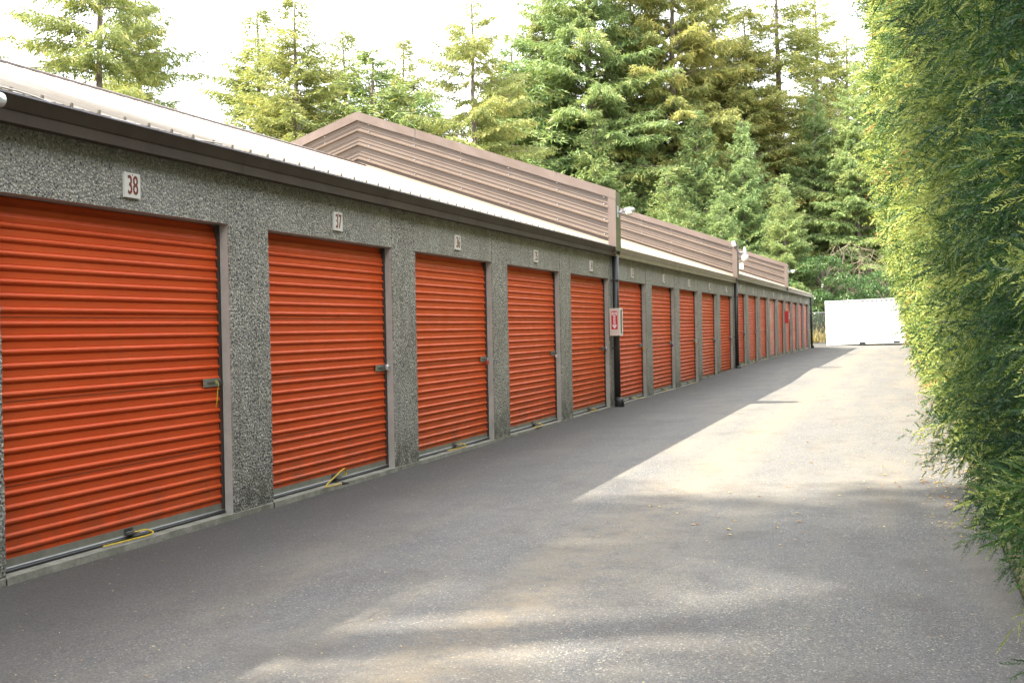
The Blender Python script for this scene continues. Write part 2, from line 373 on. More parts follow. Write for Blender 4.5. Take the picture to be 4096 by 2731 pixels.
# roller doors ------------------------------------------------------
def curtain(wd):
    """local: origin at left bottom, y along the width, x outwards, z up"""
    per = .0915; prof = [(-.012, .086)]; z = .0715; k = 0
    while z < 2.20:
        seg = [(0, 0), (.44, 0), (.49, -.004), (.55, .001), (.62, .011), (.70, .015), (.80, .015), (.88, .010), (.94, .001), (.975, -.003)]
        for t, dx in seg:
            if z+t*per > .088: prof.append((dx-.012, z+t*per))
        k += 1
        z += per
    zt = z; prof += [(-.012, zt)]
    for i in range(1, 9):                       # curtain rolls back at the top
        a = i/8; prof.append((-.012-.13*a*a+(.010 if i % 2 else 0), zt+a*.26))
    b = MB(); n = 24
    for i in range(len(prof)-1):
        (x0, z0), (x1, z1) = prof[i], prof[i+1]
        b.poly([(x0, 0, z0), (x0, wd, z0), (x1, wd, z1), (x1, 0, z1)])
    for sz in (.0715+per*5.22, .0715+per*11.22, .0715+per*17.22):    # lapped sheet seams
        b.box(-.0115, -.0085, 0, wd, sz, sz+.003, mi=1)
    me = b.mesh('roller_door', [M['orange'], M['dark_guide']])
    for pl in me.polygons: pl.use_smooth = True
    me.update()
    return me
WD = P-G
door_me = curtain(WD)
try: door_me.set_sharp_from_angle(angle=R_(28))
except Exception: pass
XD = -.098
def rope_mesh(kind):
    b = MB()
    pts = {0: [(0, .02, .035), (.03, .10, .045), (.06, .16, .02), (.065, .10, .006), (.05, -.15, .005), (.035, -.42, .006)],
           1: [(.01, .16, .05), (.05, .06, .12), (.07, -.15, .085), (.10, -.48, .008), (.14, -.42, .006), (.15, -.20, .004)],
           2: [(0, .05, .03), (.05, .13, .03), (.10, .05, .006), (.09, -.2, .005), (.08, -.33, .006)],
           3: [(0, .0, .03), (.08, .12, .02), (.13, .3, .006), (.18, .55, .005)]}[kind]
    pv = [Vector(p) for p in pts]; out = []
    for i in range(len(pv)-1):                  # catmull-rom
        p0, p1, p2, p3 = pv[max(i-1, 0)], pv[i], pv[i+1], pv[min(i+2, len(pv)-1)]
        for k in range(5):
            t = k/5; out.append(.5*((2*p1)+(p2-p0)*t+(2*p0-5*p1+4*p2-p3)*t*t+(3*p1-p0-3*p2+p3)*t**3))
    out.append(pv[-1]); b.tube(out, .0065, 6)
    b.tube([out[0]+Vector((0, -.01, 0)), out[0]+Vector((0, .015, 0))], .014, 6)
    if kind == 1: b.tube([(.15, -.22, .006), (.20, -.17, .004)], [.016, .008], 5, mi=1)
    return b.mesh('pull_rope', [M['yellow_rope'], M['black_rubber']], smooth=True)
ropes = [rope_mesh(k) for k in range(4)]
def make_door():
    d = link('roller_door', door_me, B)
    b = MB(); b.box(-.03, -.006, .004, WD-.004, .034, .086); b.build('bottom_bar', M['galvanised'], d)
    b = MB(); b.extr([(-.03, .036), (.010, .036), (.014, .031), (-.03, .026)], .002, WD-.002, closed=True); b.build('sill_strip', M['aluminium_strip'], d)
    b = MB(); b.extr([(-.02, .026), (.012, .025), (.020, .016), (.018, .003), (-.02, .001)], .01, WD-.01, closed=True); b.build('rubber_seal', M['black_rubber'], d)
    for y0, y1 in ((-.0, .022), (WD-.034, WD-.001)):
        b = MB(); b.box(-.03, .012 if y0 > 1 else .008, y0, y1, .0, 2.43, mi=0); b.build('guide_rail', M['dark_guide'], d)
    b = MB(); b.box(.005, .009, WD-.30, WD-.02, 1.075, 1.145); b.box(.009, .016, WD-.24, WD-.13, 1.102, 1.118, mi=1); b.box(.0, .026, WD-.055, WD-.02, 1.095, 1.125, mi=1)
    b.tube([(.009, WD-.28, 1.13), (.012, WD-.28, 1.13)], .006, 8, mi=1); b.tube([(.009, WD-.28, 1.09), (.012, WD-.28, 1.09)], .006, 8, mi=1)
    b.build('latch_plate', [M['galvanised'], M['dark_steel']], d, bevel=.0008)
    b = MB(); b.box(-.02, -.003, WD/2-.01, WD/2+.10, .05, .083); b.box(-.005, .055, WD/2-.01, WD/2+.10, .044, .052); b.tube([(.02, WD/2-.02, .058), (.02, WD/2+.12, .058)], .007, 6)
    b.build('foot_handle', M['dark_steel'], d)
    link('pull_rope', ropes[0], d, (.03, WD/2+.06, .01))
    return d
proto = make_door(); rk = {38: 0, 37: 1, 36: 0, 35: 2, 34: 2, 33: 3, 32: 2, 31: 3, 30: 3, 29: 2, 28: 3}
for n in range(FIRST, 19, -1):
    d = proto if n == FIRST else copy_tree(proto, B)
    d.location = (XD, yL(n), sect(n))
    if n == 25:
        d.data = d.data.copy(); d.data.materials[0] = M['faded']
    for ch in d.children:
        if ch.name.startswith('pull_rope'): ch.data = ropes[rk.get(n, (n*7) % 4)]
for d in B.children:
    if d.name.startswith('roller_door') and d.data.materials[0] == M['faded']: d['label'] = 'paler faded pinkish orange roller door'

# number plates ----------------------------------------------------------
def text_mesh(s, size, sx=1.0, ext=.0015, spacing=1.0):
    cu = bpy.data.curves.new('t', 'FONT'); cu.body = s; cu.size = size; cu.extrude = ext; cu.align_x = 'CENTER'; cu.align_y = 'CENTER'; cu.space_line = spacing; cu.offset = .0012
    o = bpy.data.objects.new('t', cu); COL.objects.link(o); dg = bpy.context.evaluated_depsgraph_get()
    me = bpy.data.meshes.new_from_object(o.evaluated_get(dg)); bpy.data.objects.remove(o)
    for v in me.vertices:                      # text x -> +Y, text y -> Z, out -> +X
        x, y, z = v.co; v.co = (z, x*sx, y)
    me.materials.clear(); return me
ordinal = {38: 'nearest', 20: 'farthest'}
for n in range(39, 19, -1):
    s = sect(n); yc = (yL(n)+yR(n))/2+.02
    pl = empty('number_plate', (.0, yc, s+2.62), 'white plate with the red number %d above its orange roller door' % n, 'number plate', 'unit number plates above the doors')
    if n < 36: rz_ = random.Random(n).uniform(-.02, .02)
    b = MB(); b.box(-.004, .016, -.098, .098, -.092, .092); b.build('panel', M['plate_white'], pl, bevel=.0015)
    me = text_mesh(str(n), .195, .70); me.materials.append(M['maroon_paint']); link('number', me, pl, (.0175, 0, -.004))
    b = MB(); b.tube([(.016, 0, .078), (.019, 0, .078)], .005, 6); b.build('screw', M['dark_steel'], pl)

# padlocks ----------------------------------------------------------------
def padlock(y, z, kind, label):
    o = empty('padlock', (XD+.03, y, z), label, 'padlock', 'padlocks hanging on the door latches')
    b = MB()
    if kind == 'disc':
        b.tube([(.0, 0, 0), (.006, 0, 0), (.024, 0, 0), (.03, 0, 0)], [.030, .036, .036, .030], 20); b.build('body', M['bright_steel'], o)
        b = MB(); b.tube([(.03, 0, 0), (.034, 0, 0)], [.014, .012], 12); b.build('keyway', M['dark_steel'], o)
        b = MB(); b.tube([(.012, -.03, .01), (.012, -.055, .012), (.012, -.055, -.004), (.012, -.03, -.012)], .006, 8); b.build('shackle', M['dark_steel'], o)
    else:
        bm_, sm = {'red': ('red_plastic', 'bright_steel'), 'brass': ('brass', 'bright_steel'), 'purple': ('purple_plastic', 'bright_steel'), 'steel': ('dark_steel', 'bright_steel'), 'silver': ('bright_steel', 'dark_steel')}[kind]
        b = MB(); b.box(-.0, .024, -.024, .024, -.075, -.028); b.build('body', M[bm_], o, bevel=.004)
        b = MB(); b.tube([(.012, -.015, -.03)]+[(.012, .015*math.cos(a)*-1, -.005+.018*math.sin(a)) for a in np.linspace(0, math.pi, 8)]+[(.012, .015, -.03)], .0045, 8); b.build('shackle', M[sm], o, smooth=True)
    return o
LY = lambda n: yL(n)+WD-.10
for n, k, lb in [(37, 'disc', 'round silver disc padlock on the latch of door 37'), (36, 'red', 'small padlock with red body on the latch of door 36'),
                 (35, 'silver', 'small silver padlock on the latch of door 35'), (34, 'disc', 'round shiny disc padlock on the latch of door 34 left of the fire box'),
                 (33, 'brass', 'brass yellow padlock on the latch of door 33 right of the fire box'), (32, 'purple', 'purple padlock on the latch of door 32'),
                 (31, 'brass', 'brass yellow padlock on the latch of door 31'), (30, 'steel', 'dark steel padlock on the latch of door 30'),
                 (29, 'disc', 'round silver padlock on the latch of door 29'), (28, 'steel', 'dark padlock on the latch of door 28 just past the second black pipe'), (27, 'silver', 'tiny silver padlock on the latch of door 27'),
                 (26, 'disc', 'round silver padlock on the latch of door 26'), (25, 'silver', 'tiny padlock on the faded pinkish door 25'), (24, 'silver', 'tiny silver padlock on the latch of door 24'),
                 (23, 'silver', 'tiny padlock on the latch of door 23 below the red cabinet'), (22, 'disc', 'round pale padlock on the latch of door 22'), (21, 'disc', 'round pale padlock on the latch of door 21')]:
    o = padlock(LY(n)+(.04 if k == 'disc' else 0), sect(n)+1.11, k, lb)
    if n < 34: o.scale = (1.25, 1.25, 1.25)
tie = MB(); yy = LY(38)-.03
tie.tube([(XD+.03, yy, 1.11), (XD+.04, yy+.012, 1.10), (XD+.037, yy+.004, 1.04), (XD+.033, yy-.002, .96), (XD+.03, yy-.02, .905)], .003, 6)
tie.tube([(XD+.026, yy-.012, 1.115), (XD+.03, yy, 1.125), (XD+.034, yy+.012, 1.112), (XD+.03, yy, 1.10)], .004, 6)
dusty('lime_plastic', (.55, .62, .03), (.5, .5, .03), .4, 20)
tag(tie.build('plastic_tie', M['lime_plastic'], smooth=True), 'lime yellow plastic tie hanging from the latch of the nearest door 38', 'cable tie')

# gutters ---------------------------------------------------------------
gp = [(.018, 2.868), (.10, 2.868), (.104, 2.942), (.112, 2.950), (.150, 3.028)]
def gutter(y0, y1, s, name_mat, zo=0):
    z = lambda p: [(x, zz+s) for x, zz in p]
    b = MB(); inner = [(.142, 3.024), (.104, 2.955), (.096, 2.948), (.03, 2.945), (.018, 3.03)]
    b.extr(z(gp+inner), y0, y1, closed=True); g = b.build('gutter', M[name_mat], B)
    b = MB(); b.extr(z([(.150, 3.029), (.156, 3.034), (.154, 3.044), (.146, 3.046), (.141, 3.040), (.142, 3.026)]), y0, y1, closed=True); b.build('lip', M['gutter_lip' if name_mat == 'gutter_brown' else 'gutter_sheen'], g)
    yj = y0+1.55
    while yj < y1-.5:                            # overlapping joints
        b = MB(); b.extr(z([(x+.003, zz-.002) for x, zz in gp[1:]]), yj, yj+.05); b.build('joint_sleeve', M[name_mat], g); yj += 3.05
    return g
F1, F2, F3 = yR(34), yR(29), yR(24); FT = .34
gutter(ybeg-.1, F1+.20, 0, 'gutter_brown'); gutter(F1+.205, F2+.22, 0, 'gutter_sheen'); gutter(F2+.24, F3+.2, .14, 'gutter_sheen'); gutter(F3+.205, YEND+.15, .14, 'gutter_sheen')
# roofs --------------------------------------------------------------------
def roof(y0, y1, s):
    xs0, xs1 = .05, -HALF
    V = []; pf = []; y = y0; per = .3048
    while y < y1-per*.9:
        pf += [(y, 0), (y+.095, 0), (y+.10, .004), (y+.115, .004), (y+.12, 0), (y+.185, 0), (y+.19, .004), (y+.205, .004), (y+.21, 0), (y+.262, 0), (y+.275, .022), (y+.295, .022)]; y += per
    pf += [(y, 0), (y1, 0)]
    b = MB(); zr = lambda x: EZ+s-SL*x+.045
    for i in range(len(pf)-1):
        (a, da), (c_, dc) = pf[i], pf[i+1]
        b.poly([(xs0, a, zr(xs0)+da), (xs0, c_, zr(xs0)+dc), (xs1, c_, zr(xs1)+dc), (xs1, a, zr(xs1)+da)])
        b.poly([(-2*HALF-.08, a, zr(xs0)+da), (-2*HALF-.08, c_, zr(xs0)+dc), (xs1, c_, zr(xs1)+dc), (xs1, a, zr(xs1)+da)])
        b.poly([(xs0, a, zr(xs0)+da), (xs0, c_, zr(xs0)+dc), (xs0-.002, c_, zr(xs0)-.03), (xs0-.002, a, zr(xs0)-.03)])
    r = b.build('roof', M['tan_roof'], B)
    b = MB(); zt = zr(xs1)
    for sg in (1, -1):
        b.poly([(xs1, y0, zt+.052), (xs1, y1, zt+.052), (xs1+sg*.16, y1, zt-.056+.052), (xs1+sg*.16, y0, zt-.056+.052)])
        b.poly([(xs1+sg*.16, y0, zt-.004), (xs1+sg*.16, y1, zt-.004), (xs1+sg*.16, y1, zt-.03), (xs1+sg*.16, y0, zt-.03)])
    b.build('ridge_cap', M['brown_trim'], r)
    y = y0+.285                        # closure ends of each rib at the eave
    while y < min(y1, 24):
        b = MB(); b.box(xs0-.004, xs0+.006, y-.012, y+.012, zr(xs0)-.02, zr(xs0)+.026); y += per
        b.build('rib_closure', M['tan_roof'], r)
    return r
roof(ybeg-.12, F1, 0); roof(F1+FT, F2, 0); roof(F2+FT, F3, .14); roof(F3+FT, YEND+.18, .14)
# parapet walls (fins) -------------------------------------------------------
def parapet(yf, s):
    """faces -Y at y=yf; sits on the roof slope from ridge to eave, profile runs parallel to the roof"""
    zr = lambda x: EZ+s-SL*abs(x+HALF)+SL*HALF if x < 0 else EZ+s-SL*x
    zr = lambda x: EZ+s+SL*HALF-SL*abs(x+HALF)
    xe = .16; base = .0
    b = MB(); xw0, xw1 = -2*HALF-.16, xe
    for y in (yf+.012, yf+FT-.012):
        b.poly([(xw0, y, zr(xw0)-.1), (-HALF, y, zr(-HALF)-.1), (xw1, y, zr(xw1)-.1), (xw1, y, zr(xw1)+PH-.02), (-HALF, y, zr(-HALF)+PH-.02), (xw0, y, zr(xw0)+PH-.02)])
    pw = b.build('parapet_wall', M['tan_cladding'], B)
    pf = [(.10, 0), (.12, .0)]; h = .12
    while h < PH-.30:
        pf += [(h+.03, 0), (h+.044, .050), (h+.066, .052), (h+.088, 0), (h+.125, 0), (h+.131, .011), (h+.143, .011), (h+.149, 0), (h+.20, 0), (h+.206, .011), (h+.218, .011), (h+.224, 0)]; h += .285
    pf += [(PH-.1, 0)]
    b = MB()
    for xa, xb in ((-HALF, xe-.135), (-2*HALF, -HALF)):
        for i in range(len(pf)-1):
            (h0, d0), (h1, d1) = pf[i], pf[i+1]
            b.poly([(xa, yf-d0, zr(xa)+h0), (xb, yf-d0, zr(xb)+h0), (xb, yf-d1, zr(xb)+h1), (xa, yf-d1, zr(xa)+h1)])
    b.build('cladding', M['tan_cladding'], pw)
    b = MB()
    for xa, xb in ((-HALF, xe-.135), (-2*HALF, -HALF)):
        for (h0, y0, h1, y1) in ((.105, yf-.018, .10, yf-.024), (.10, yf-.024, .03, yf-.03), (.03, yf-.03, .012, yf-.10)):
            b.poly([(xa, y0, zr(xa)+h0), (xb, y0, zr(xb)+h0), (xb, y1, zr(xb)+h1), (xa, y1, zr(xa)+h1)])
    b.build('base_flashing', M['base_flashing'], pw)
    b = MB(); rnd = random.Random(int(yf))
    x = xe+.02; segs = []
    for (xa, xb) in ((-HALF, xe+.02), (-2*HALF-.16, -HALF)):
        nseg = 18
        for i in range(nseg):
            x0 = xa+(xb-xa)*i/nseg; x1 = xa+(xb-xa)*(i+1)/nseg
            w0 = .006*math.sin(x0*5.1)*math.sin(x0*1.7); w1 = .006*math.sin(x1*5.1)*math.sin(x1*1.7)
            f = [(yf-.028, PH-.0), (yf-.030-abs(w0)*2, PH-.175)]
            zt0, zt1 = zr(x0)+PH, zr(x1)+PH
            b.poly([(x0, yf-.05, zt0), (x1, yf-.05, zt1), (x1, yf-.046-abs(w1)*3, zt1-.175+w1), (x0, yf-.046-abs(w0)*3, zt0-.175+w0)])
            b.poly([(x0, yf-.05, zt0), (x1, yf-.05, zt1), (x1, yf+FT+.028, zt1), (x0, yf+FT+.028, zt0)])
            b.poly([(x0, yf+FT+.028, zt0), (x1, yf+FT+.028, zt1), (x1, yf+FT+.028, zt1-.175), (x0, yf+FT+.028, zt0-.175)])
            b.poly([(x0, yf-.046-abs(w0)*3, zt0-.175+w0), (x1, yf-.046-abs(w1)*3, zt1-.175+w1), (x1, yf-.006, zt1-.172+w1), (x0, yf-.006, zt0-.172+w0)])
    for sx in (-3.9, -1.0): b.box(sx, sx+.012, yf-.056, yf-.049, zr(sx)+PH-.175, zr(sx)+PH)
    b.build('cap_flashing', M['brown_trim'], pw)
    b = MB()                                     # end trim and end face
    b.poly([(xe-.14, yf-.045, zr(xe-.14)-.0), (xe+.012, yf-.045, zr(xe)-.02), (xe+.012, yf-.045, zr(xe)+PH-.01), (xe-.14, yf-.045, zr(xe-.14)+PH-.10)])
    b.poly([(xe-.14, yf-.045, zr(xe-.14)), (xe-.14, yf-.045, zr(xe-.14)+PH-.1), (xe-.14, yf, zr(xe-.14)+PH-.1), (xe-.14, yf, zr(xe-.14))])
    b.build('corner_trim', M['brown_trim'], pw)
    b = MB()
    b.box(xe+.0, xe+.014, yf-.044, yf+FT+.02, zr(xe)-.03, zr(xe)+PH-.02)
    b.build('end_panel', M['moss_green'] if yf < 30 else M['brown_trim'], pw)
    b = MB()
    if yf < 50:
        for h in (.22, .5, .79, PH-.2):
            for k in range(11):
                x = .0-k*.98 if k else -.06
                z = zr(x)+h; b.tube([(x, yf-.001, z), (x, yf-.022, z)], [.013, .009], 6)
        b.build('screws', M['lamp_grey'], pw)
    return pw
parapet(F1, 0); parapet(F2, .02); parapet(F3, .14)
# step joint where the gutter rises
b = MB(); b.box(.0, .12, F2+.16, F2+.26, 2.86, 3.16); b.box(.02, .16, F2+.225, F2+.239, 2.868, 3.18); b.build('gutter_step', M['gutter_sheen'], B)
# downpipes -------------------------------------------------------------------
def downpipe(y, s, foot=True):
    b = MB(); zt = 2.87+s; b.tube([(.085, y, zt), (.085, y, s+.16)], .062, 14); o = b.build('downpipe', M['black_pipe'], B, smooth=False)
    b = MB(); b.tube([(.085, y, s+.17), (.085, y, s+.14), (.12, y, s+.09), (.12, y, s+.08)], [.066, .07, .085, .09], 14)
    z = s+.08
    while z > gz(0, y)+.01: 
        b.tube([(.12, y, z), (.12, y, z-.012)], .094, 16); b.tube([(.12, y, z-.012), (.12, y, z-.02)], .084, 16); z -= .021
    b.build('corrugated_foot', M['black_rubber'], o)
    for zz in (2.4, 1.1): 
        b = MB(); b.box(.0, .15, y-.066, y+.066, s+zz, s+zz+.02); b.build('strap', M['black_pipe'], o)
    for p_ in o.data.polygons: p_.use_smooth = len(p_.vertices) == 4
    return o
downpipe(F1+.22, 0); downpipe(F2+.22, .02); downpipe(YEND+.02, .14)

# fire extinguisher box with sign ------------------------------------------------
bx = empty('extinguisher_box', (.02, F1-.06, 1.35), 'cream metal extinguisher box with red arrow sign on the first black downpipe', 'fire extinguisher box')
b = MB(); W_, D_, H_ = .19, .24, .52; t_ = .012
b.box(0, W_, 0, t_, 0, H_); b.box(0, W_, D_-t_, D_, 0, H_); b.box(0, W_, t_, D_-t_, 0, t_); b.box(0, W_, t_, D_-t_, H_-t_, H_); b.box(0, t_, t_, D_-t_, t_, H_-t_); b.build('cabinet', M['cream_box'], bx)
b = MB(); b.box(W_+.001, W_+.012, 0, .035, -.005, H_+.005); b.box(W_+.001, W_+.012, D_-.035, D_, -.005, H_+.005); b.box(W_+.001, W_+.012, .035, D_-.035, -.005, .035); b.box(W_+.001, W_+.012, .035, D_-.035, H_-.03, H_+.005); b.build('door_frame', M['white_paint'], bx)
b = MB(); b.box(W_+.003, W_+.006, .035, D_-.035, .035, H_-.03)
gl = mat('smoked_glass', (.10, .10, .09), .1); M['glass'] = gl; b.build('window', gl, bx)
b = MB(); b.box(.035, .155, -.003, -.0005, .12, .465); sg = b.build('sign', M['sign_red'], bx)
b = MB(); xc = .095
b.poly([(xc-.018, -.0045, .20), (xc+.018, -.0045, .20), (xc+.018, -.0045, .385), (xc+.05, -.0045, .385), (xc+.05, -.0045, .45), (xc, -.0045, .435), (xc-.05, -.0045, .45), (xc-.05, -.0045, .385), (xc-.018, -.0045, .385)])
b.poly([(xc-.05, -.0045, .205), (xc+.05, -.0045, .205), (xc, -.0045, .13)])
b.box(.06, .07, -.0044, -.004, .12, .121)
b.build('arrow', M['white_paint'], sg)
def text_on_y(s, size, sx, loc, parent, mt, spacing=1.0):
    me = text_mesh(s, size, 1.0, .0005, spacing)
    for v in me.vertices: x, y, z = v.co; v.co = (y*sx, -x, z)
    me.materials.append(mt); return link('lettering', me, parent, loc)
text_on_y('FIRE', .05, .72, (xc, -.0055, .402), sg, M['sign_red'])
text_on_y('\n'.join('EXTINGUISHER'), .021, .9, (xc, -.0055, .278), sg, M['sign_red'], .72)
# red cabinet far away
rc = empty('extinguisher_cabinet', (.0, 58.62, sect(23)+1.42), 'small bright red cabinet on the pillar between far doors 24 and 23', 'fire cabinet')
b = MB(); b.box(.0, .17, 0, .30, 0, .54); b.build('cabinet', M['red_paint'], rc, bevel=.006)
b = MB(); b.box(.171, .18, .02, .28, .02, .52); b.build('door', M['red_paint'], rc)
b = MB(); b.box(.181, .185, .05, .25, .18, .46); b.build('window', M['white_paint'], rc)

# lamps ------------------------------------------------------------------------------
def cobra(x, y, z, label, k=1.0):
    o = empty('wall_lamp', (x, y, z), label, 'lamp', 'lamps on the parapet ends')
    b = MB(); b.box(.0, .012, -.06, .06, -.11, .11); b.build('mounting_plate', M['lamp_grey'], o)
    b = MB(); b.tube([(.012, 0, -.02), (.05, 0, -.01), (.12, 0, .01)], .02, 8); b.build('arm', M['lamp_grey'], o, smooth=True)
    b = MB(); b.tube([(.10, 0, .015), (.13, 0, .02), (.20, 0, .028), (.31, 0, .022), (.33, 0, .01)], [.03, .045, .05, .045, .02], 12); b.build('housing', M['lamp_grey'], o, smooth=True)
    b = MB(); b.tube([(.22, 0, -.01), (.22, 0, -.05), (.22, 0, -.07)], [.075, .075, .05], 14); b.build('lens', M['lamp_lens'], o, smooth=True)
    return o
cobra(.176, F1+.10, 3.71, 'silver outdoor lamp sticking out from the first parapet end')
cobra(.176, F3+.10, 3.90, 'silver outdoor lamp on the third farthest parapet end')
o = empty('yard_light', (.17, F2+.06, 3.72), 'round yard light with grey neck and pale glass bowl on the second parapet end', 'lamp')
b = MB(); b.tube([(0, 0, .12), (.08, 0, .13), (.22, 0, .15)], .018, 8); b.build('arm', M['lamp_grey'], o, smooth=True)
b = MB(); b.tube([(.24, 0, .05), (.24, 0, .08), (.24, 0, .22), (.24, 0, .25)], [.09, .06, .055, .04], 14); b.build('ballast_housing', M['lamp_grey'], o, smooth=True)
b = MB(); b.tube([(.24, 0, .25), (.24, 0, .31)], .03, 10); b.build('photocell', M['cream_box'], o)
b = MB(); b.tube([(.24, 0, .06), (.24, 0, .02), (.24, 0, -.02)], [.08, .115, .12], 16); b.tube([(.24, 0, -.021), (.24, 0, -.12), (.24, 0, -.17)], [.118, .10, .06], 16, mi=1); b.build('bowl', [M['white_paint'], M['lamp_lens']], o, smooth=True)
o = empty('security_camera', (.10, F2-.03, 4.10), 'white dome security camera high on the second parapet corner', 'camera')
b = MB(); b.tube([(0, .0, 0), (0, -.03, 0)], .05, 12); b.build('bracket', M['white_paint'], o)
b = MB(); b.tube([(0, -.03, .07), (.0, -.09, .06), (0, -.10, -.02), (0, -.10, -.07)], [.05, .085, .085, .05], 14); b.build('housing', M['white_paint'], o, smooth=True)
b = MB(); b.tube([(0.005, -.11, -.07), (.005, -.11, -.095)], [.04, .02], 12); b.build('dome', M['black_pipe'], o, smooth=True)
o = empty('junction_box', (.20, F2+.06, 3.30), 'white junction box under the yard light', 'electrical box')
b = MB(); b.box(.02, .16, -.05, .07, 0, .20); b.build('cover', M['white_paint'], o, bevel=.006)
b = MB(); b.tube([(-.03, 0, .8), (.0, 0, .7), (-.02, 0, .5), (.03, 0, .35), (-.025, 0, .2), (.02, 0, .1)], .011, 6); b.tube([(-.06, -.03, .78), (.02, -.05, .6), (.05, -.03, .4), (.0, -.01, .3)], .007, 6); b.build('conduit', M['cord_grey'], o, smooth=True)
o = empty('gutter_lamp', (.17, 6.14, 2.955), 'silver cylindrical lamp housing on the gutter at the left edge', 'lamp')
b = MB(); b.tube([(.06, -.08, 0), (.06, .16, 0), (.06, .23, 0), (.06, .25, 0)], [.05, .05, .046, .03], 20); b.build('housing', M['bright_steel'], o, smooth=True)
b = MB(); b.box(-.02, .03, -.02, .04, -.02, .02); b.build('bracket', M['lamp_grey'], o)
o = MB(); o.tube([(.19, YEND+.18, 3.12), (.21, YEND+.2, 3.0), (.17, YEND+.22, 2.85), (.21, YEND+.2, 2.68)], .012, 6)
tag(o.build('loose_cable', M['white_paint'], smooth=True), 'short loose white cable hanging from the far end of the gutter', 'cable')
cb = MB(); pts = [(.12+.03*math.sin(y*2.2), y, 3.05+SL*0+.012*math.sin(y*5)) for y in np.linspace(5.5, 9.1, 30)]; cb.tube(pts, .006, 6)
tag(cb.build('roof_cable', M['cream_box'], smooth=True), 'thin pale cable lying along the eave near the left edge', 'cable')

# shipping container ---------------------------------------------------------------------
CZ = gz(3, 80); cl = Vector((.55, 79.3, CZ)); cr_ = Vector((6.8, 79.0, CZ))
dv = (cr_-cl).normalized(); ang = math.atan2(dv.y, dv.x)
ct = empty('shipping_container', tuple(cl), 'white corrugated steel shipping container across the end of the lane', 'container', rz=ang); ct.rotation_euler = (0, R_(-1.3), ang)
Lc, Wc, Hc = 6.06, 2.44, 2.74
b = MB(); per = .278; pts = []; x = .16
while x < Lc-.2-per: pts += [(x, 0), (x+.07, 0), (x+.105, .034), (x+.175, .034), (x+.21, 0)]; x += per
pts.append((Lc-.16, 0))
for i in range(len(pts)-1):
    (a, d0), (c_, d1) = pts[i], pts[i+1]; b.poly([(a, .03+d0, .17), (c_, .03+d1, .17), (c_, .03+d1, Hc-.07), (a, .03+d0, Hc-.07)])
b.box(.03, .06, .1, Wc-.1, .17, Hc-.07); b.box(Lc-.06, Lc-.03, .1, Wc-.1, .17, Hc-.07); b.box(.1, Lc-.1, Wc-.05, Wc-.02, .17, Hc-.07); b.build('side_panel', M['white_paint'], ct)
b = MB()
for x in (0, Lc-.16):
    for y in (0, Wc-.12): b.box(x, x+.16, y, y+.12, .0, Hc)
b.build('corner_post', M['white_paint'], ct, bevel=.004)
b = MB(); b.box(.16, 1.95, .0, .05, .03, .165); b.box(2.32, 3.94, 0, .05, .03, .165); b.box(4.31, Lc-.16, 0, .05, .03, .165); b.box(1.95, 2.32, 0, .05, .135, .165); b.box(3.94, 4.31, 0, .05, .135, .165); b.box(.16, Lc-.16, Wc-.05, Wc, .03, .165); b.build('bottom_rail', M['white_paint'], ct)
for x in (1.95, 4.31-.37):
    b = MB(); b.box(x+.01, x+.36, .07, Wc-.07, .035, .13); b.build('fork_pocket', M['black_rubber'], ct)
dusty('orange_edge', (.42, .16, .05), (.7, .5, .35), .7, 5)  # mottled orange to pale tone for the container top
b = MB(); b.box(.16, Lc-.16, 0.0, .06, Hc-.065, Hc-.012); b.build('top_rail', M['white_paint'], ct)
b = MB(); xs = np.arange(.1, Lc-.1, .11)
for i in range(len(xs)-1):
    z0, z1 = Hc-.01+(.018 if i % 2 else 0), Hc-.01+(.018 if (i+1) % 2 else 0)
    b.poly([(xs[i], .0, z0), (xs[i+1], .0, z1), (xs[i+1], Wc, z1), (xs[i], Wc, z0)])
b.build('roof_panel', M['orange_edge'], ct)

# chain link fence ------------------------------------------------------------------------
fe = empty('chain_link_fence', (0, 86.5, gz(0, 86)), 'rusty chain link fence overgrown with dry vines left of the container', 'fence')
b = MB(); 
for x in np.arange(-22, 12, 3.0): b.tube([(x, 0, 0), (x, 0, 2.1)], .03, 8)
b.build('fence_post', M['fence_wire'], fe)
b = MB(); b.tube([(-22, 0, 2.06), (12, 0, 2.06)], .02, 6); b.tube([(-22, 0, .05), (12, 0, .05)], .01, 6); b.build('top_rail', M['fence_wire'], fe)
b = MB(); sx = .11
for k in range(int(34/sx)):
    x = -22+k*sx
    for dd in (1, -1):
        xa, xb = (x, x+2.0) if dd > 0 else (x+2.0, x)
        if -4 < x < 6: b.tube([(xa, 0, .05), (xb, 0, 2.05)], .0035, 3, cap=False)
b.build('wire_mesh', M['fence_wire'], fe)

